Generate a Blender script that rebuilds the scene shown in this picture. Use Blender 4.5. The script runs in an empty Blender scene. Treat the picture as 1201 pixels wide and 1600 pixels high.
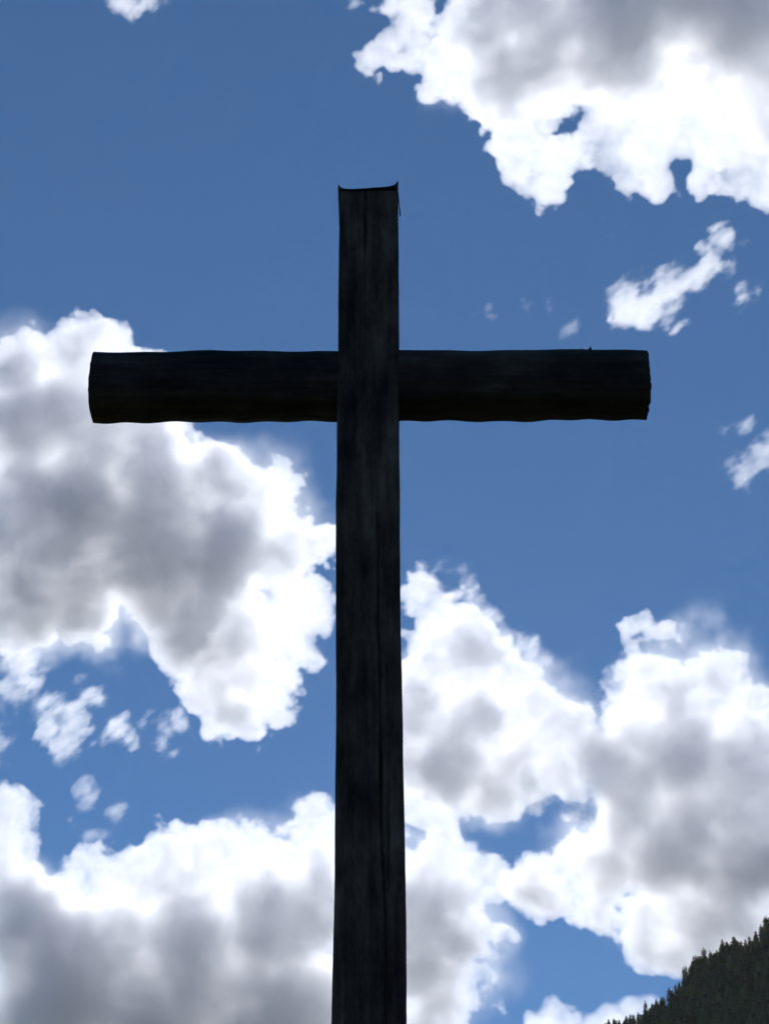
import bpy, bmesh, math, random
import numpy as np
from mathutils import Vector, Matrix, noise as mnoise

C = bpy.context.scene
COL = C.collection
random.seed(7)

# ------------------------------------------------------------------ camera
W, H, F = 1201.0, 1600.0, 3000.0            # photograph size and focal length in its pixels
PITCH = math.radians(27.5)
EYE = Vector((0.0, 0.0, 1.6))
RIGHT = Vector((1, 0, 0))
FWD = Vector((0, math.cos(PITCH), math.sin(PITCH)))
UP = Vector((0, -math.sin(PITCH), math.cos(PITCH)))

cam_data = bpy.data.cameras.new('camera')
cam = bpy.data.objects.new('camera', cam_data)
COL.objects.link(cam)
C.camera = cam
cam.location = EYE
cam.rotation_euler = (math.pi / 2 + PITCH, 0, 0)
cam_data.sensor_fit = 'VERTICAL'
cam_data.sensor_height = 24
cam_data.lens = 24 * F / H
cam_data.clip_start = 0.1
cam_data.clip_end = 60000


def ray(px, py):
    return FWD + RIGHT * ((px - W / 2) / F) + UP * ((H / 2 - py) / F)


# ------------------------------------------------------------------ light
SUN_DIR = ray(577, 592).normalized()         # the sun stands behind the crossing of the beams
world = bpy.data.worlds.new('World')
C.world = world
world.use_nodes = True
wt = world.node_tree
sky = wt.nodes.new('ShaderNodeTexSky')
sky.sky_type = 'NISHITA'
sky.sun_disc = False
sky.sun_elevation = math.asin(SUN_DIR.z)
sky.sun_rotation = math.atan2(SUN_DIR.x, SUN_DIR.y)
sky.altitude = 2200
sky.air_density = 0.5
sky.dust_density = 0.0
sky.ozone_density = 3.0
bg = wt.nodes['Background']
bg.inputs[1].default_value = 0.136
# gentle grade of the sky's own colours: flatter towards the ridges, purer blue
flat_ = wt.nodes.new('ShaderNodeGamma')
flat_.inputs['Gamma'].default_value = 0.6
pure = wt.nodes.new('ShaderNodeHueSaturation')
pure.inputs['Saturation'].default_value = 1.44
pure.inputs['Value'].default_value = 1.45
pure.inputs['Hue'].default_value = 0.505
wt.links.new(sky.outputs[0], flat_.inputs['Color'])
wt.links.new(flat_.outputs[0], pure.inputs['Color'])
wt.links.new(pure.outputs[0], bg.inputs[0])

sun_data = bpy.data.lights.new('sun', 'SUN')
sun = bpy.data.objects.new('sun', sun_data)
COL.objects.link(sun)
sun_data.energy = 3.7
sun_data.angle = math.radians(0.5)
sun_data.color = (1.0, 0.98, 0.955)
sun.rotation_euler = SUN_DIR.to_track_quat('Z', 'Y').to_euler()

vs = C.view_settings
vs.view_transform = 'Standard'
vs.look = 'None'
vs.exposure = 0.0
vs.gamma = 1.0
cy = C.cycles
cy.max_bounces = 20
cy.volume_bounces = 20
cy.diffuse_bounces = 4
cy.transparent_max_bounces = 16
cy.volume_step_rate = 4.0
cy.volume_max_steps = 512
cy.use_denoising = True
cy.use_adaptive_sampling = True
cy.adaptive_threshold = 0.04
cy.adaptive_min_samples = 32
cy.time_limit = 900


# ------------------------------------------------------------------ helpers
def tag(o, label=None, cat=None, group=None, kind=None):
    if label: o['label'] = label
    if cat: o['category'] = cat
    if group: o['group'] = group
    if kind: o['kind'] = kind
    return o


def link_mesh(name, verts, faces, mat, parent=None, smooth=False):
    me = bpy.data.meshes.new(name)
    me.from_pydata(verts, [], faces)
    me.update()
    if mat:
        me.materials.append(mat)
    if smooth:
        me.polygons.foreach_set('use_smooth', [True] * len(me.polygons))
    o = bpy.data.objects.new(name, me)
    COL.objects.link(o)
    if parent:
        o.parent = parent
    return o


class NT:
    """small node-tree writer"""
    def __init__(self, tree):
        self.t = tree

    def node(self, kind, **props):
        n = self.t.nodes.new(kind)
        for k, v in props.items():
            setattr(n, k, v)
        return n

    def put(self, sock, v):
        if hasattr(v, 'is_output'):
            self.t.links.new(v, sock)
        else:
            sock.default_value = v

    def math(self, op, *args, clamp=False):
        n = self.node('ShaderNodeMath', operation=op, use_clamp=clamp)
        for i, a in enumerate(args):
            self.put(n.inputs[i], a)
        return n.outputs[0]

    def vec(self, op, *args, out=0):
        n = self.node('ShaderNodeVectorMath', operation=op)
        for i, a in enumerate(args):
            self.put(n.inputs[i], a)
        return n.outputs[out]

    def noise(self, vec, scale, detail=4, rough=0.55, dist=0.0):
        n = self.node('ShaderNodeTexNoise')
        n.inputs['Scale'].default_value = scale
        n.inputs['Detail'].default_value = detail
        n.inputs['Roughness'].default_value = rough
        n.inputs['Distortion'].default_value = dist
        self.put(n.inputs['Vector'], vec)
        return n.outputs[0]

    def ramp(self, fac, stops):
        n = self.node('ShaderNodeValToRGB')
        e = n.color_ramp.elements
        while len(e) < len(stops):
            e.new(0.5)
        for i, (p, c) in enumerate(stops):
            e[i].position = p
            e[i].color = (c[0], c[1], c[2], 1)
        self.put(n.inputs[0], fac)
        return n.outputs[0]


def surface(name, rough=0.85):
    m = bpy.data.materials.new(name)
    m.use_nodes = True
    n = NT(m.node_tree)
    b = m.node_tree.nodes['Principled BSDF']
    b.inputs['Roughness'].default_value = rough
    b.inputs['Specular IOR Level'].default_value = 0.25
    return m, n, b


# ------------------------------------------------------------------ materials
def wood_material(name, grain, tone=0.8):
    m, n, b = surface(name, 0.8)
    tc = n.node('ShaderNodeTexCoord').outputs['Object']
    st = [9.0, 9.0, 9.0]
    st[grain] = 0.7
    fine = [60.0, 60.0, 60.0]
    fine[grain] = 2.5
    v = n.vec('MULTIPLY', tc, tuple(st))
    vf = n.vec('MULTIPLY', tc, tuple(fine))
    g1 = n.noise(v, 1.0, 6, 0.6, 0.6)
    g2 = n.noise(vf, 1.0, 3, 0.6, 0.2)
    g3 = n.noise(tc, 2.2, 4, 0.6)
    f = n.math('ADD', n.math('MULTIPLY', g1, 0.7), n.math('MULTIPLY', g2, 0.3))
    f = n.math('ADD', f, n.math('MULTIPLY', n.math('SUBTRACT', g3, 0.5), 0.9))
    st2 = [14.0, 14.0, 14.0]
    st2[grain] = 4.0
    blot = n.noise(n.vec('MULTIPLY', tc, tuple(st2)), 1.0, 6, 0.7)
    f = n.math('ADD', f, n.math('MULTIPLY', n.math('SUBTRACT', blot, 0.5), 0.8))
    stops = [(0.28, (0.012, 0.010, 0.009)), (0.45, (0.062, 0.043, 0.030)), (0.60, (0.115, 0.082, 0.056)), (0.78, (0.20, 0.15, 0.108))]
    col = n.ramp(f, [(p, tuple(q * tone for q in c)) for p, c in stops])
    n.put(b.inputs['Base Color'], col)
    bp = n.node('ShaderNodeBump')
    bp.inputs['Strength'].default_value = 0.7
    bp.inputs['Distance'].default_value = 0.006
    n.put(bp.inputs['Height'], f)
    n.put(b.inputs['Normal'], bp.outputs[0])
    return m


WOOD_POST = wood_material('weathered_post_wood', 2)
WOOD_BEAM = wood_material('weathered_beam_wood', 0, 0.34)


def cap_material():
    m, n, b = surface('tarred_sheet', 0.6)
    tc = n.node('ShaderNodeTexCoord').outputs['Object']
    f = n.noise(tc, 30, 4)
    n.put(b.inputs['Base Color'], n.ramp(f, [(0.3, (0.012, 0.012, 0.013)), (0.7, (0.035, 0.034, 0.034))]))
    return m


CAP = cap_material()


def spruce_material():
    m, n, b = surface('spruce_needles', 0.9)
    oi = n.node('ShaderNodeObjectInfo')
    tc = n.node('ShaderNodeTexCoord').outputs['Object']
    f = n.math('ADD', n.math('MULTIPLY', oi.outputs['Random'], 0.75), n.math('MULTIPLY', n.noise(tc, 0.5, 3), 0.35))
    col = n.ramp(f, [(0.15, (0.030, 0.070, 0.026)), (0.4, (0.072, 0.150, 0.055)), (0.65, (0.13, 0.21, 0.080)), (0.95, (0.20, 0.32, 0.105))])
    n.put(b.inputs['Base Color'], col)
    tr = n.node('ShaderNodeBsdfTranslucent')
    tr.inputs['Color'].default_value = (0.40, 0.25, 0.07, 1)
    mx = n.node('ShaderNodeMixShader')
    mx.inputs[0].default_value = 0.17
    out = [q for q in m.node_tree.nodes if q.type == 'OUTPUT_MATERIAL'][0]
    m.node_tree.links.new(b.outputs[0], mx.inputs[1])
    m.node_tree.links.new(tr.outputs[0], mx.inputs[2])
    m.node_tree.links.new(mx.outputs[0], out.inputs['Surface'])
    return m


def bark_material():
    m, n, b = surface('spruce_bark', 0.95)
    tc = n.node('ShaderNodeTexCoord').outputs['Object']
    n.put(b.inputs['Base Color'], n.ramp(n.noise(tc, 2.0, 4), [(0.3, (0.04, 0.03, 0.022)), (0.7, (0.10, 0.075, 0.055))]))
    return m


NEEDLES = spruce_material()
BARK = bark_material()


def earth_material(name, stops, scale):
    m, n, b = surface(name, 1.0)
    tc = n.node('ShaderNodeTexCoord').outputs['Object']
    f = n.noise(tc, scale, 8, 0.65)
    n.put(b.inputs['Base Color'], n.ramp(f, stops))
    return m


MEADOW = earth_material('alpine_meadow', [(0.3, (0.030, 0.038, 0.020)), (0.5, (0.05, 0.058, 0.030)), (0.7, (0.09, 0.085, 0.06))], 0.8)
SLOPE = earth_material('wooded_slope_ground', [(0.3, (0.025, 0.04, 0.018)), (0.7, (0.05, 0.065, 0.03))], 0.05)


def vapour_material(name, density, aniso):
    m = bpy.data.materials.new(name)
    m.use_nodes = True
    t = m.node_tree
    t.nodes.clear()
    o = t.nodes.new('ShaderNodeOutputMaterial')
    v = t.nodes.new('ShaderNodeVolumePrincipled')
    v.inputs['Color'].default_value = (0.9985, 0.9955, 0.9995, 1)
    v.inputs['Anisotropy'].default_value = aniso
    v.inputs['Density'].default_value = density
    t.links.new(v.outputs[0], o.inputs['Volume'])
    return m


# ------------------------------------------------------------------ ground and hill
def build_ground():
    n = 48
    vs_, fs = [], []
    ext = 12000.0
    def warp(t):
        return math.copysign(abs(t) ** 3, t) * ext
    for j in range(n + 1):
        for i in range(n + 1):
            x = warp(2 * i / n - 1)
            y = warp(2 * j / n - 1)
            vs_.append((x, y, 0.0))
    for j in range(n):
        for i in range(n):
            a = j * (n + 1) + i
            fs.append((a, a + 1, a + n + 2, a + n + 1))
    return tag(link_mesh('ground', vs_, fs, MEADOW), 'dry alpine meadow beneath the cross', kind='structure')


build_ground()

Y_RIDGE = 2600.0
def ridge_z(x):
    z = 727.0 + (x - 528.0) * 0.68 - 11.0
    z += 9.0 * math.sin(x * 0.045 + 1.0) + 5.0 * math.sin(x * 0.11)
    return z
def hill_z(x, y):
    s = 1.0 if y < Y_RIDGE else 0.8
    r = ridge_z(min(x, 760.0)) - max(0.0, x - 760.0) * 0.3
    z = r - abs(y - Y_RIDGE) * s
    z += 7.0 * (mnoise.noise((x * 0.012, y * 0.012, 0.3)))
    return z

def build_hill():
    nx, ny = 260, 240
    vs_, fs = [], []
    x0, x1, y0, y1 = -500.0, 3400.0, 1400.0, 3800.0
    for j in range(ny + 1):
        for i in range(nx + 1):
            x = x0 + (x1 - x0) * i / nx
            y = y0 + (y1 - y0) * j / ny
            vs_.append((x, y, max(-3.0, hill_z(x, y))))
    for j in range(ny):
        for i in range(nx):
            a = j * (nx + 1) + i
            fs.append((a, a + 1, a + nx + 2, a + nx + 1))
    return tag(link_mesh('hill', vs_, fs, SLOPE, smooth=True), 'steep dark mountainside under the spruce wood', kind='structure')


build_hill()


# ------------------------------------------------------------------ the cross
YC = 7.4
X0 = -0.041
LEAN = math.radians(0.30)
Z_J = 6.09           # height of the crossing
cross = bpy.data.objects.new('wooden_cross', None)
COL.objects.link(cross)
cross.location = (X0 + 0.002, YC, 0)
cross.rotation_euler = (0, -LEAN, 0)
tag(cross, 'tall dark weathered timber cross silhouetted against the bright cloudy sky', 'cross')

PW, PD = 0.1375, 0.152      # half width and half depth of the post
Z_TOP = 7.06


def fbm1(x, y, z, o=4):
    return mnoise.fractal((x, y, z), 1.0, 2.0, o)


def build_post():
    # cross-section ring: rounded rectangle, dense on the front face
    ring = []
    rc = 0.016
    nf = 64
    for i in range(nf + 1):
        ring.append((-PW + rc + (2 * PW - 2 * rc) * i / nf, -PD, 0, -1))
    def corner(cx, cy_, a0):
        for k in range(1, 4):
            a = math.radians(a0 + 90 * k / 4)
            ring.append((cx + rc * math.cos(a), cy_ + rc * math.sin(a), math.cos(a), math.sin(a)))
    corner(PW - rc, -PD + rc, -90)
    ns = 12
    for i in range(ns + 1):
        ring.append((PW, -PD + rc + (2 * PD - 2 * rc) * i / ns, 1, 0))
    corner(PW - rc, PD - rc, 0)
    for i in range(ns + 1):
        ring.append((PW - rc - (2 * PW - 2 * rc) * i / ns, PD, 0, 1))
    corner(-PW + rc, PD - rc, 90)
    for i in range(ns + 1):
        ring.append((-PW, PD - rc - (2 * PD - 2 * rc) * i / ns, -1, 0))
    corner(-PW + rc, -PD + rc, 180)
    m = len(ring)
    nz = 420
    zs = [-0.3 + (Z_TOP + 0.3) * i / nz for i in range(nz + 1)]

    def crack(x, z, path, w, d):
        c, s = path(z)
        if s <= 0:
            return 0.0
        t = abs(x - c) / (w * (0.4 + 0.6 * s))
        return d * s * max(0.0, 1 - t)
    def p1(z):   # drying crack down from the top
        c = -0.012 + 0.010 * fbm1(z * 1.6, 3.1, 0)
        return c, max(0.0, min(1.0, (z - 6.35) * 1.8)) * (0.6 + 0.6 * fbm1(z * 4, 9.0, 0))
    def p2(z):   # long crack of the lower half
        c = 0.055 - 0.02 * max(0.0, (z - 3.6)) / 2.0 + 0.012 * fbm1(z * 1.3, 5.0, 0)
        return c, max(0.0, min(1.0, (5.7 - z) * 1.2)) * (0.7 + 0.6 * fbm1(z * 3, 2.0, 0))
    def p3(z):
        c = 0.075 + 0.010 * fbm1(z * 2, 15.0, 0)
        return c, max(0.0, 0.5 + 1.4 * fbm1(z * 1.1, 21.0, 0)) * (1 if z < 5.2 else 0)
    def p4(z):
        c = -0.06 + 0.02 * fbm1(z * 1.2, 31.0, 0)
        return c, max(0.0, -0.1 + 1.6 * fbm1(z * 0.9, 41.0, 0))
    V = []
    for z in zs:
        for (x, y, nx_, ny_) in ring:
            d = 0.004 * fbm1(x * 3 + 7, y * 3, z * 1.3) + 0.0016 * fbm1(x * 30, y * 30, z * 3.0)
            if ny_ <= -0.9 and y < -PD + 0.001:
                d += 0.003 * fbm1(x * 25, 0, z * 1.2, 3)
                d -= crack(x, z, p1, 0.009, 0.035) + crack(x, z, p2, 0.008, 0.035) + crack(x, z, p3, 0.005, 0.02) + crack(x, z, p4, 0.005, 0.012)
            # slow bow and bulge of the edge
            e = 0.003 * math.sin(z * 2.1 + (0 if x > 0 else 2.0))
            V.append(((x + nx_ * (d + e)) * (1.012 - 0.0045 * z), y + ny_ * d, z))
    Fc = []
    for k in range(nz):
        for i in range(m):
            j = (i + 1) % m
            Fc.append((k * m + i, k * m + j, (k + 1) * m + j, (k + 1) * m + i))
    Fc.append(tuple(reversed(range(m))))
    Fc.append(tuple(nz * m + i for i in range(m)))
    return link_mesh('post', V, Fc, WOOD_POST, cross, smooth=True)


build_post()


def build_beam():
    XL, XR = -1.24, 1.24
    R = 0.1465
    nseg, nr = 300, 72
    V = []
    for i in range(nseg + 1):
        x = XL + (XR - XL) * i / nseg
        for k in range(nr):
            a = 2 * math.pi * k / nr
            ca, sa = math.cos(a), math.sin(a)           # y = ca, z = sa
            p = 2.7
            r = R / (abs(ca) ** p + abs(sa) ** p) ** (1 / p)
            bot = max(0.0, -sa) ** 2
            top = max(0.0, sa) ** 2
            # adze scallops on the lower side, a slow wave on the upper one
            ph = x * 30.0 + 2.0 * mnoise.noise((x * 2.0, 4.0, 0))
            r += bot * (0.0045 * math.sin(ph) + 0.003 * math.sin(x * 11 + 1.2))
            r += top * (0.0045 * math.sin(x * 8.0 + 0.6) + 0.002 * math.sin(x * 23))
            r += 0.0035 * fbm1(x * 1.5, ca * 3, sa * 3) + 0.0015 * fbm1(x * 6, ca * 16, sa * 16 + 5)
            r -= 0.010 * max(0.0, fbm1(x * 0.7, ca * 9 + 4, sa * 9, 3) - 0.28)
            e = 0.0
            if i == nseg:
                e = 0.007 * mnoise.noise((5.0, ca * 9, sa * 9)) + 0.003 * mnoise.noise((9.0, ca * 30, sa * 30))
            if i == 0:
                e = 0.003 * mnoise.noise((15.0, ca * 6, sa * 6))
            # slightly slanted saw cuts
            sl = (0.004 * sa if i == 0 else 0.0)
            V.append((x + e + sl, ca * r, sa * r))
    Fc = []
    for i in range(nseg):
        for k in range(nr):
            j = (k + 1) % nr
            Fc.append((i * nr + k, (i + 1) * nr + k, (i + 1) * nr + j, i * nr + j))
    # end faces as rings down to the heart, a little uneven
    for end, base in ((0, 0), (1, nseg * nr)):
        prev = list(range(base, base + nr))
        xe = XL if end == 0 else XR
        for q in (0.66, 0.33):
            cur = []
            for k in range(nr):
                vx, vy, vz = V[base + k]
                cur.append(len(V))
                V.append((xe + 0.003 * mnoise.noise((q * 7, vy * 20, vz * 20)), vy * q, vz * q))
            for k in range(nr):
                j = (k + 1) % nr
                f = (prev[k], prev[j], cur[j], cur[k])
                Fc.append(f if end == 0 else f[::-1])
            prev = cur
        Fc.append(tuple(prev) if end == 0 else tuple(reversed(prev)))
    # splinter standing up on the top, ragged fibres on the right cut
    def spike(p, d, w):
        p, d = Vector(p), Vector(d)
        s1 = Vector((w, 0, 0)); s2 = Vector((0, w, 0))
        if abs(d.x) > abs(d.z):
            s1 = Vector((0, 0, w))
        b0 = len(V)
        for q in (p - s1, p + s2, p + s1, p - s2):
            V.append(tuple(q))
        V.append(tuple(p + d))
        for k in range(4):
            Fc.append((b0 + k, b0 + (k + 1) % 4, b0 + 4))
    spike((0.985, -0.085, 0.128), (0.008, 0, 0.027), 0.012)
    spike((0.962, -0.085, 0.126), (-0.02, 0, 0.016), 0.012)
    for k in range(26):
        a = math.radians(random.uniform(100, 260))
        rr = R * 0.97
        spike((XR - 0.004, math.cos(a) * rr, math.sin(a) * rr), (random.uniform(0.004, 0.011), 0, random.uniform(-.004, .004)), 0.004)
    o = link_mesh('crossbeam', V, Fc, WOOD_BEAM, cross, smooth=True)
    o.location = (0.0055, 0, Z_J)
    return o


build_beam()


def build_cap():
    # a thin tarred sheet bent over the head of the post, its corners curling up
    hx, hy = PW + 0.003, PD + 0.010
    n = 16
    V, Fc = [], []
    for layer in (0, 1):
        for j in range(n + 1):
            for i in range(n + 1):
                u, v = 2 * i / n - 1, 2 * j / n - 1
                z = 0.006 + 0.004 * layer + 0.022 * (abs(u) ** 12) * (0.35 + 0.65 * abs(v) ** 3) + 0.010 * abs(u * v) ** 4
                z += 0.010 * u + 0.002 * mnoise.noise((u * 3, v * 3, 1.0))
                V.append((u * hx, v * hy, Z_TOP + z))
    N1 = (n + 1) * (n + 1)
    for j in range(n):
        for i in range(n):
            a = j * (n + 1) + i
            Fc.append((a, a + n + 1, a + n + 2, a + 1))
            Fc.append((N1 + a, N1 + a + 1, N1 + a + n + 2, N1 + a + n + 1))
    edge = [i for i in range(n + 1)] + [j * (n + 1) + n for j in range(1, n + 1)] + [n * (n + 1) + i for i in range(n - 1, -1, -1)] + [j * (n + 1) for j in range(n - 1, 0, -1)]
    for k in range(len(edge)):
        a, b_ = edge[k], edge[(k + 1) % len(edge)]
        Fc.append((a, b_, N1 + b_, N1 + a))
    # skirts: short front fold, side folds, the long torn strip at the right
    def skirt(pts_top, drop, out):
        b0 = len(V)
        for (p, dr) in zip(pts_top, drop):
            V.append(p)
            V.append((p[0] + out[0], p[1] + out[1], p[2] - dr))
            V.append((p[0] + out[2], p[1] + out[3], p[2]))
            V.append((p[0] + out[0] + out[2], p[1] + out[1] + out[3], p[2] - dr))
        m = len(pts_top)
        for k in range(m - 1):
            a, c = b0 + 4 * k, b0 + 4 * (k + 1)
            Fc.extend([(a, c, c + 1, a + 1), (a + 2, a + 3, c + 3, c + 2), (a + 1, c + 1, c + 3, a + 3), (a, a + 2, c + 2, c)])
        for a in (b0, b0 + 4 * (m - 1)):
            Fc.append((a, a + 1, a + 3, a + 2))
    zt = Z_TOP + 0.004
    skirt([(PW - 0.003, y, zt + 0.018) for y in np.linspace(-PD, PD, 9)], [0.05 + 0.02 * math.sin(3 * k) for k in range(9)], (0.002, 0, 0.003, 0))
    skirt([(-PW - 0.003, y, zt) for y in np.linspace(-PD, PD, 9)], [0.028 + 0.008 * math.sin(2 * k) for k in range(9)], (0.003, 0, 0.003, 0))
    skirt([(PW - 0.002, y, zt + 0.005) for y in np.linspace(-PD + 0.01, -PD + 0.06, 3)], [0.145, 0.135, 0.09], (0.011, -0.004, 0.004, 0))
    return link_mesh('sheet_cap', V, Fc, CAP, cross)


build_cap()


# ------------------------------------------------------------------ spruces
def spruce_mesh(seed, hgt, wid, ragged):
    rnd = random.Random(seed)
    V, Fc, mats = [], [], []
    # trunk
    nr, ns = 6, 5
    for i in range(ns + 1):
        t = i / ns
        r = 0.28 * (1 - t) + 0.03
        for k in range(nr):
            a = 2 * math.pi * k / nr
            V.append((r * math.cos(a), r * math.sin(a), t * hgt * 0.97))
    for i in range(ns):
        for k in range(nr):
            j = (k + 1) % nr
            Fc.append((i * nr + k, i * nr + j, (i + 1) * nr + j, (i + 1) * nr + k)); mats.append(1)
    nl = 17
    for l in range(nl):
        t = l / (nl - 1)
        z = hgt * (0.10 + 0.88 * t)
        L = wid * (1 - t) ** 0.5 * (0.9 + 0.2 * rnd.random()) + 0.25
        nb = 9 if t < 0.7 else 6
        for b in range(nb):
            if rnd.random() < ragged:
                continue
            a = 2 * math.pi * (b + rnd.random() * 0.8) / nb + l
            Lb = L * rnd.uniform(0.65, 1.15)
            ca, sa = math.cos(a), math.sin(a)
            droop = Lb * rnd.uniform(0.25, 0.5)
            w_ = Lb * rnd.uniform(0.22, 0.34) + 0.12
            # bough: a ridge with hanging sides, in three joints
            b0 = len(V)
            for q in (0.05, 0.4, 0.75, 1.0):
                zz = z - droop * q ** 1.3 + 0.25 * Lb * max(0, q - 0.7)
                ww = w_ * (0.35 + 1.2 * q) * (1 - q ** 3) + 0.03
                hang = 0.55 * ww + 0.15
                V.append((ca * Lb * q, sa * Lb * q, zz))
                V.append((ca * Lb * q - sa * ww, sa * Lb * q + ca * ww, zz - hang * rnd.uniform(0.7, 1.3)))
                V.append((ca * Lb * q + sa * ww, sa * Lb * q - ca * ww, zz - hang * rnd.uniform(0.7, 1.3)))
            for q in range(3):
                c0, c1 = b0 + 3 * q, b0 + 3 * q + 3
                Fc.append((c0, c1, c1 + 1, c0 + 1)); mats.append(0)
                Fc.append((c0, c0 + 2, c1 + 2, c1)); mats.append(0)
    me = bpy.data.meshes.new('spruce_tree')
    me.from_pydata(V, [], Fc)
    me.materials.append(NEEDLES); me.materials.append(BARK)
    me.polygons.foreach_set('material_index', mats)
    me.update()
    return me


SPRUCES = [spruce_mesh(1, 19, 4.6, 0.05), spruce_mesh(2, 16, 4.4, 0.1), spruce_mesh(3, 21, 4.6, 0.08),
           spruce_mesh(4, 14, 4.6, 0.15), spruce_mesh(5, 23, 4.2, 0.25), spruce_mesh(6, 18, 5.4, 0.1)]


def to_px(p):
    d = Vector(p) - EYE
    k = d.dot(FWD)
    return W / 2 + F * d.dot(RIGHT) / k, H / 2 - F * d.dot(UP) / k


def plant_spruces():
    rnd = random.Random(31)
    inside, outside = [], []
    step = 10.6
    # the skyline row stands a little closer together
    x = 180.0
    row = []
    while x < 640:
        row.append((x, Y_RIDGE + rnd.uniform(-5, 2)))
        x += rnd.uniform(2.6, 7.5)
    grid = []
    for j in range(60):
        for i in range(90):
            gx = 120 + i * step + rnd.uniform(-3.4, 3.4) + (j % 2) * step / 2
            gy = Y_RIDGE - 6 - j * step * 0.92 + rnd.uniform(-3.0, 3.0)
            grid.append((gx, gy))
    n_row = len(row)
    for q, (x, y) in enumerate(row + grid):
        z = hill_z(x, y) - 1.6
        px, py = to_px((x, y, z + 12))
        s = rnd.uniform(0.75, 1.35) * (1.15 if rnd.random() < 0.12 else 0.95)
        item = (x, y, z, rnd.randrange(6), s, rnd.uniform(0, 6.28), q < n_row)
        if -5 < px < 1215 and py < 1612:
            inside.append(item)
        elif px < 1500 and py < 1800:
            outside.append(item)
    rnd.shuffle(outside)
    first = None
    tops = []
    for it in inside[:300]:
        x, y, z, k, s, a, on_ridge = it
        if first is None:
            o = first = bpy.data.objects.new('spruce_tree', SPRUCES[k])
        else:
            o = first.copy()
            o.data = SPRUCES[k]
        COL.objects.link(o)
        o.location = (x, y, z)
        o.rotation_euler = (rnd.uniform(-.03, .03), rnd.uniform(-.03, .03), a)
        o.scale = (s * rnd.uniform(1.0, 1.4), s * rnd.uniform(1.0, 1.4), s)
        if on_ridge:
            tag(o, 'dark spruce tree standing against the sky on the ridge line', 'tree', 'spruces along the ridge line')
        else:
            tag(o, 'dark green spruce tree on the steep hillside below the ridge line', 'tree', 'spruces on the hillside')
        tops.append((to_px((x, y, z + s * 20)), o))
    # the rest of the wood, below and beside the frame, as one mass
    rest = inside[300:] + outside[:900]
    V, Fc = [], []
    for (x, y, z, k, s, a, _) in rest:
        me = SPRUCES[k]
        ca, sa = math.cos(a) * s, math.sin(a) * s
        b0 = len(V)
        for v in me.vertices:
            c = v.co
            V.append((x + c.x * ca - c.y * sa, y + c.x * sa + c.y * ca, z + c.z * s))
        for p in me.polygons:
            Fc.append(tuple(b0 + i for i in p.vertices))
    o = link_mesh('forest', V, Fc, NEEDLES)
    tag(o, 'rest of the dark spruce wood lower down the mountainside', kind='stuff')
    print('spruces', len(inside), len(outside))


plant_spruces()


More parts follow.
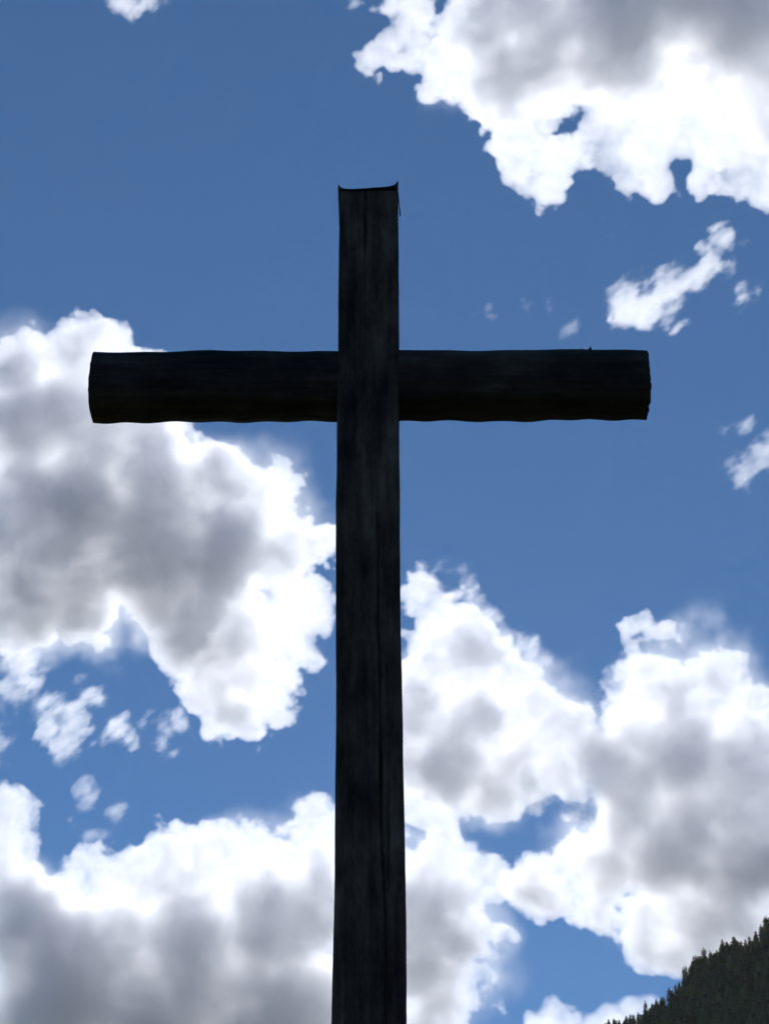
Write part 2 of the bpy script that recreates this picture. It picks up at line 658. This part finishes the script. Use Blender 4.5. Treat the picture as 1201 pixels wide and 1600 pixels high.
# ------------------------------------------------------------------ clouds
def cloud(name, label, blobs, Z=6000, vox=2.3, a1=190, L1=150, a2=64, L2=38, edge=12, core=70, k=34, hearts=(), thin=(), deep=0.46, grain=2.6, tear=-0.04, drift=None,
          det=7, dens=0.045, aniso=0.5, flat=0.7, seed=1.0, wisp=0.0):
    """A body of vapour: ellipsoids grown together, eaten into by noise.
    blob = (x, y, radius[, depth offset[, flatness]]) in hundredths of a degree-like units (photo px at distance Z)."""
    s = Z / F
    B = [(b[0], b[1], b[2], b[3] if len(b) > 3 else 0.0, b[4] if len(b) > 4 else flat) for b in blobs]
    pad = 30
    x0 = min(b[0] - b[2] for b in B) - pad; x1 = max(b[0] + b[2] for b in B) + pad
    y0 = min(b[1] - b[2] for b in B) - pad; y1 = max(b[1] + b[2] for b in B) + pad
    zr = max(b[2] * b[4] + abs(b[3]) for b in B) + pad
    cx, cyy = (x0 + x1) / 2, (y0 + y1) / 2
    mn = (-(x1 - x0) / 2 * s, -(y1 - y0) / 2 * s, -zr * s)
    mX = tuple(-c for c in mn)
    data = bpy.data.volumes.new(name)
    ob = bpy.data.objects.new(name, data)
    COL.objects.link(ob)
    ob.matrix_world = Matrix.Translation(EYE + ray(cx, cyy) * Z) @ Matrix((RIGHT, UP, -FWD)).transposed().to_4x4()
    mat = vapour_material(name + '_vapour', dens * 6000 / Z, aniso)
    data.materials.append(mat)
    g = bpy.data.node_groups.new(name, 'GeometryNodeTree')
    g.interface.new_socket('Geometry', in_out='INPUT', socket_type='NodeSocketGeometry')
    g.interface.new_socket('Geometry', in_out='OUTPUT', socket_type='NodeSocketGeometry')
    n = NT(g)
    out = n.node('NodeGroupOutput')
    vc = n.node('GeometryNodeVolumeCube')
    sm = n.node('GeometryNodeSetMaterial')
    sm.inputs['Material'].default_value = mat
    vc.inputs['Min'].default_value = mn
    vc.inputs['Max'].default_value = mX
    for i, ax in enumerate('XYZ'):
        vc.inputs['Resolution ' + ax].default_value = max(4, int((mX[i] - mn[i]) / (vox * s)))
    pos = n.vec('MULTIPLY', n.node('GeometryNodeInputPosition').outputs[0], (1 / s, 1 / s, 1 / s))
    acc = None
    for (x, y, r, dz, fz) in B:
        c = (x - cx, cyy - y, dz)
        q = 1 / r
        v = n.vec('MULTIPLY_ADD', pos, (q, q, q / fz), (-c[0] * q, -c[1] * q, -c[2] * q / fz))
        f = n.math('MULTIPLY_ADD', n.vec('LENGTH', v, out='Value'), -r, float(r))
        acc = f if acc is None else n.math('SMOOTH_MAX', acc, f, float(k))
    off = (seed * 1311.0, seed * 719.0, seed * 377.0)
    if drift is None:
        p2 = n.vec('MULTIPLY_ADD', pos, (1.0, 1.0, 0.5), off)
    else:                                    # fibres drawn out by the wind
        ro = n.node('ShaderNodeVectorRotate', rotation_type='Z_AXIS')
        n.put(ro.inputs['Vector'], pos)
        ro.inputs['Angle'].default_value = -math.radians(drift)
        p2 = n.vec('MULTIPLY_ADD', ro.outputs[0], (0.62, 1.0, 0.5), off)
    n1 = n.math('MULTIPLY_ADD', n.noise(p2, 1 / L1, det, 0.58), a1, -a1 * 0.5)
    torn = n.math('MULTIPLY_ADD', n.noise(p2, 1 / L2, 5, 0.68), a2, -a2 * 0.5)
    # rounded billows: cells swelling out of one another at two sizes
    wn = n.node('ShaderNodeTexNoise')
    wn.inputs['Scale'].default_value = 1 / (L2 * 1.6)
    wn.inputs['Detail'].default_value = 2
    n.put(wn.inputs['Vector'], p2)
    pw = n.vec('MULTIPLY_ADD', wn.outputs['Color'], (L2 * 0.9,) * 3, p2)
    def cells(L, amp):
        vo = n.node('ShaderNodeTexVoronoi', voronoi_dimensions='3D', feature='F1')
        vo.inputs['Scale'].default_value = 1 / L
        n.put(vo.inputs['Vector'], pw)
        return n.math('MULTIPLY_ADD', vo.outputs['Distance'], -amp, amp * 0.5)
    billow = n.math('ADD', n.math('ADD', cells(L2 * 1.5, a2 * 0.62), cells(L2 * 0.62, a2 * 0.30)), n.math('MULTIPLY', torn, 0.25))
    mk = n.node('ShaderNodeMapRange', interpolation_type='SMOOTHSTEP')
    n.put(mk.inputs[0], n.noise(p2, 1 / (L1 * 1.5), 1, 0.5))
    mk.inputs[1].default_value = 0.40 + tear
    mk.inputs[2].default_value = 0.60 + tear
    crisp = mk.outputs[0]
    n2 = n.math('ADD', n.math('MULTIPLY', torn, n.math('SUBTRACT', 1.0, crisp)), n.math('MULTIPLY', billow, crisp))
    f = n.math('ADD', n.math('ADD', acc, n1), n2)
    fe = n.math('MULTIPLY', f, n.math('MULTIPLY_ADD', crisp, 0.7, 1.3))
    def rise(f, a, b, top):
        mr = n.node('ShaderNodeMapRange', interpolation_type='SMOOTHSTEP')
        n.put(mr.inputs[0], f)
        mr.inputs[1].default_value = a
        mr.inputs[2].default_value = b
        mr.inputs[4].default_value = top
        return mr.outputs[0]
    # thin ragged vapour outside, dense hearts inside
    d = n.math('ADD', rise(fe, 0.0, edge, 0.2), rise(f, edge * 0.6, edge + core, deep))
    d = n.math('MULTIPLY', d, n.math('MAXIMUM', 0.12, n.math('MULTIPLY_ADD', n.math('SUBTRACT', n.noise(p2, 1 / (L2 * 2.0), 6, 0.62), 0.5), grain, 1.0)))
    ca = None
    for b in hearts:
        q = 1 / b[2]
        c = (b[0] - cx, cyy - b[1], 0.0)
        v = n.vec('MULTIPLY_ADD', pos, (q, q, q / 0.8), (-c[0] * q, -c[1] * q, 0.0))
        h = n.math('MULTIPLY_ADD', n.vec('LENGTH', v, out='Value'), -b[2], float(b[2]))
        ca = h if ca is None else n.math('SMOOTH_MAX', ca, h, 40.0)
    if ca is not None:
        h = n.math('ADD', n.math('ADD', ca, n.math('MULTIPLY', n1, 0.9)), n.math('MULTIPLY', n2, 0.5))
        h = n.math('MINIMUM', h, n.math('SUBTRACT', f, 8.0))
        d = n.math('ADD', d, rise(h, -60.0, 120.0, 0.28))
    # hollows where the sunlight comes through
    ct = None
    for b in thin:
        q = 1 / b[2]
        v = n.vec('MULTIPLY_ADD', pos, (q, q, 0.0), (-(b[0] - cx) * q, -(cyy - b[1]) * q, 0.0))
        h = n.math('SUBTRACT', 1.0, n.vec('LENGTH', v, out='Value'))
        ct = h if ct is None else n.math('MAXIMUM', ct, h)
    if ct is not None:
        ct = n.math('ADD', ct, n.math('MULTIPLY', n2, 0.012))
        d = n.math('MULTIPLY', d, n.math('SUBTRACT', 1.0, rise(ct, -0.3, 0.8, 0.25)))
    n.put(vc.inputs['Density'], d)
    g.links.new(vc.outputs[0], sm.inputs[0])
    g.links.new(sm.outputs[0], out.inputs[0])
    md = ob.modifiers.new('vapour', 'NODES')
    md.node_group = g
    return tag(ob, label, 'cloud', 'clouds in the sky')


cloud('cloud', 'large grey-bellied cumulus cloud behind the left arm of the cross', [
    (40, 575, 76), (112, 562, 68), (175, 590, 56), (214, 582, 52), (60, 660, 110), (150, 680, 100), (240, 740, 100), (330, 740, 85),
    (362, 748, 78), (415, 755, 60), (415, 800, 52), (100, 800, 140), (230, 850, 130), (350, 860, 110), (430, 880, 85), (470, 930, 56),
    (40, 920, 100), (130, 920, 85), (300, 960, 90), (390, 980, 90), (460, 1000, 60), (330, 1050, 80), (400, 1060, 65),
    (290, 1010, 60), (370, 1100, 45), (310, 1100, 40)], Z=6000, tear=-0.1, seed=22.5, thin=((150, 620, 50), (180, 545, 40), (300, 700, 35), (465, 700, 45), (455, 940, 70), (485, 1000, 50), (380, 1060, 60), (420, 970, 50), (90, 485, 30)), hearts=((50, 650, 95), (30, 800, 140), (100, 880, 140), (250, 850, 130), (370, 765, 75), (415, 815, 50), (180, 750, 105), (330, 830, 100), (35, 580, 50), (420, 990, 40)))

cloud('cloud', 'dazzling white cloud bank with dark grey top above the right arm', [
    (600, 70, 42), (575, 92, 25), (618, 105, 30), (650, 30, 55), (690, 90, 75), (750, 60, 100), (740, 150, 65),
    (800, 130, 90), (820, 190, 55), (870, 90, 100), (870, 40, 120), (960, 40, 120, 0, 1.0), (1060, -10, 130, 0, 1.0), (1160, 0, 130, 0, 0.9),
    (960, 170, 70, 0, .4), (1000, 240, 70, 0, .4), (1050, 180, 100, 0, .35), (1130, 200, 100, 0, .35), (1190, 150, 120, 0, .4), (1100, 270, 55),
    (1180, 270, 50), (1030, 290, 40), (860, 262, 45), (832, 228, 30), (843, 300, 34), (890, 240, 40), (800, 262, 24)], Z=5300, deep=0.36, seed=33.7, thin=((1050, 150, 120), (1150, 220, 100), (920, 90, 60), (620, 60, 50), (800, 200, 60), (960, 210, 60), (1010, 270, 60), (690, 170, 40)), hearts=((750, 70, 40), (720, 125, 30), (970, -35, 70), (1050, -45, 85), (1135, -10, 85), (1205, 45, 80), (880, 115, 25)))

SMALL = dict(vox=1.7, a1=115, L1=46, a2=42, L2=18, edge=30, core=50, k=14, deep=0.12, tear=0.12, drift=40)

cloud('cloud', 'small ragged white cloud between the bright bank and the right arm', [
    (980, 472, 40), (1010, 478, 40), (1042, 490, 32), (1045, 455, 36), (1078, 428, 36), (1105, 400, 30), (1122, 375, 26), (1132, 360, 18),
    (1140, 425, 18), (1158, 455, 20), (1180, 448, 14), (1165, 375, 12)], Z=5200, seed=3.3, **SMALL)

cloud('cloud', 'torn wisps of white cloud at the edge beyond the right arm end', [
    (1118, 662, 15), (1165, 668, 15), (1162, 726, 27), (1195, 712, 29), (1200, 682, 17)], Z=5600, seed=4.7, **dict(SMALL, dens=0.03))

cloud('cloud', 'small puffy white cloud in the blue gap left of the post', [
    (150, 1095, 33), (128, 1130, 38), (105, 1160, 30), (70, 1100, 33), (75, 1140, 26), (185, 1142, 28), (60, 1070, 26)],
    Z=6300, seed=5.2, **SMALL)

cloud('cloud', 'thin ragged cloud at the left edge under the big grey cloud', [
    (30, 1040, 40), (15, 1075, 34), (50, 1025, 26), (-5, 1150, 28), (-8, 1195, 20), (0, 1110, 22)],
    Z=6150, seed=15.2, **dict(SMALL, dens=0.03))

cloud('cloud', 'ragged little cloud just right of the small puffy one', [
    (250, 1140, 28), (255, 1165, 24), (280, 1128, 24), (226, 1140, 20)], Z=6350, seed=6.2, **SMALL)

cloud('cloud', 'thin upright wisp rising from the left end of the lowest cloud bank', [
    (127, 1238, 18), (133, 1262, 22), (108, 1280, 20), (145, 1298, 20), (178, 1272, 14)], Z=7200, seed=16.4, **dict(SMALL, dens=0.025))

cloud('cloud', 'ragged feathery cloud crest leaning right above the tall cloud beside the post', [
    (688, 890, 20), (680, 915, 26), (662, 930, 24), (725, 885, 16), (722, 905, 22), (700, 935, 30), (735, 940, 28), (752, 960, 28),
    (775, 970, 26), (790, 990, 28), (815, 1000, 26), (830, 1020, 24), (852, 1038, 20), (800, 1015, 22), (765, 1000, 26)], Z=6600, seed=18.9,
    **dict(SMALL, dens=0.04, L1=45, a1=80))

cloud('cloud', 'faint shreds of cloud hanging above the right arm', [
    (748, 492, 13), (758, 478, 12), (815, 462, 13), (856, 478, 13), (895, 508, 16), (905, 518, 12), (945, 355, 14)], Z=5450, seed=17.7,
    **dict(SMALL, dens=0.02))

cloud('cloud', 'broad cumulus bank with dark grey underside crossing behind the foot of the post', [
    (30, 1270, 45), (50, 1310, 45), (20, 1340, 60), (110, 1380, 60), (170, 1385, 55), (240, 1385, 60), (300, 1370, 55),
    (345, 1345, 45), (385, 1320, 45), (410, 1350, 45), (450, 1350, 50), (480, 1290, 40), (505, 1255, 30), (500, 1330, 60),
    (60, 1450, 110), (180, 1480, 110), (300, 1480, 120), (420, 1450, 110), (500, 1430, 100), (100, 1570, 130),
    (250, 1580, 130), (400, 1580, 120), (500, 1560, 100), (580, 1400, 80), (580, 1520, 90),
    (670, 1270, 70), (690, 1285, 55), (725, 1345, 48), (770, 1365, 40), (790, 1375, 22), (720, 1400, 60), (660, 1400, 80),
    (740, 1460, 40), (700, 1480, 70), (640, 1500, 90), (740, 1520, 35), (765, 1500, 16), (680, 1570, 90), (740, 1580, 40),
    (770, 1580, 20)], Z=7000, seed=41.8, thin=((60, 1270, 50), (150, 1380, 60), (250, 1380, 60), (390, 1300, 40), (250, 1440, 40), (400, 1555, 25), (730, 1350, 50), (760, 1440, 40), (740, 1560, 50), (660, 1270, 40)), hearts=((430, 1440, 120), (340, 1510, 130), (500, 1480, 110), (90, 1540, 160), (230, 1580, 160), (20, 1470, 100), (380, 1570, 120), (500, 1360, 70), (385, 1325, 25), (450, 1570, 80), (580, 1480, 90), (660, 1340, 55), (680, 1420, 80), (660, 1540, 90), (715, 1500, 55)))

cloud('cloud', 'towering cloud with wispy crest directly right of the post', [
    (655, 945, 42), (700, 975, 45), (740, 1000, 30), (660, 1000, 60), (720, 1030, 65), (780, 1060, 50), (650, 1090, 90), (740, 1120, 85), (820, 1120, 65),
    (870, 1140, 50), (910, 1165, 35), (700, 1190, 80), (800, 1190, 60), (860, 1200, 50), (770, 1215, 50), (800, 1240, 40)], Z=6700, seed=8.4, thin=((680, 1040, 70), (750, 1060, 50), (850, 1120, 50), (860, 1190, 60), (690, 970, 60)), hearts=((670, 1130, 105), (745, 1125, 95), (810, 1115, 65), (650, 1190, 100), (720, 1205, 75), (840, 1180, 45)))

cloud('cloud', 'round-headed grey and white cumulus above the wooded hillside', [
    (982, 1012, 24), (1012, 982, 24), (1030, 985, 15), (1185, 1200, 70), (1140, 1260, 100), (1210, 1300, 100), (1000, 1060, 46), (958, 1085, 36), (1062, 1103, 76), (1120, 1092, 84),
    (1140, 1120, 60), (1000, 1130, 70), (1060, 1180, 100), (1150, 1200, 90), (960, 1200, 70), (980, 1270, 90), (900, 1250, 50),
    (850, 1240, 40), (900, 1340, 50), (950, 1360, 80), (860, 1392, 50), (895, 1365, 42), (828, 1395, 32), (1060, 1320, 110), (1150, 1340, 110),
    (1000, 1420, 60), (920, 1420, 35), (1080, 1440, 80), (1160, 1450, 90), (1040, 1470, 50), (1090, 1490, 40)], Z=6400, seed=20.3, thin=((970, 1060, 50), (960, 1130, 60), (1150, 1020, 40), (1185, 1150, 50), (970, 1200, 60), (920, 1260, 50), (900, 1360, 60), (1050, 1440, 60), (1130, 1490, 60), (1040, 1245, 50), (1190, 1260, 60)), hearts=((1085, 1100, 95), (1135, 1125, 85), (1010, 1165, 75), (1080, 1200, 80), (1000, 1320, 105), (1080, 1350, 105), (1150, 1395, 80), (955, 1275, 60), (1150, 1310, 60)))

cloud('cloud', 'low white cloud top peeping up at the foot of the hillside', [
    (862, 1592, 34), (843, 1600, 28), (890, 1602, 28), (928, 1603, 28), (955, 1590, 30), (985, 1580, 30), (1012, 1580, 34), (960, 1640, 60), (860, 1640, 60)],
    Z=7600, vox=2.5, a1=60, L1=60, a2=25, L2=25, edge=20, k=8, seed=10.1)

cloud('cloud', 'scrap of white cloud at the upper edge of the open blue sky', [
    (205, 6, 28), (235, 0, 26), (265, -8, 24), (555, 8, 18)], Z=5400, seed=11.1, **SMALL)


# ------------------------------------------------------------------ air
def build_haze():
    e, zt = 12100.0, 960.0
    bm = bmesh.new()
    bmesh.ops.create_cube(bm, size=1.0)
    for v in bm.verts:
        v.co = Vector((v.co.x * 2 * e, v.co.y * 2 * e, -4.0 if v.co.z < 0 else zt))
    me = bpy.data.meshes.new('haze')
    bm.to_mesh(me)
    bm.free()
    m = bpy.data.materials.new('air')
    m.use_nodes = True
    t = m.node_tree
    t.nodes.clear()
    o = t.nodes.new('ShaderNodeOutputMaterial')
    v = t.nodes.new('ShaderNodeVolumePrincipled')
    v.inputs['Color'].default_value = (0.97, 0.98, 1.0, 1)
    v.inputs['Density'].default_value = 0.38e-5
    v.inputs['Anisotropy'].default_value = 0.55
    t.links.new(v.outputs[0], o.inputs['Volume'])
    me.materials.append(m)
    ob = bpy.data.objects.new('haze', me)
    COL.objects.link(ob)
    tag(ob, 'thin mountain air between the cross and the wooded slope', kind='stuff')


build_haze()
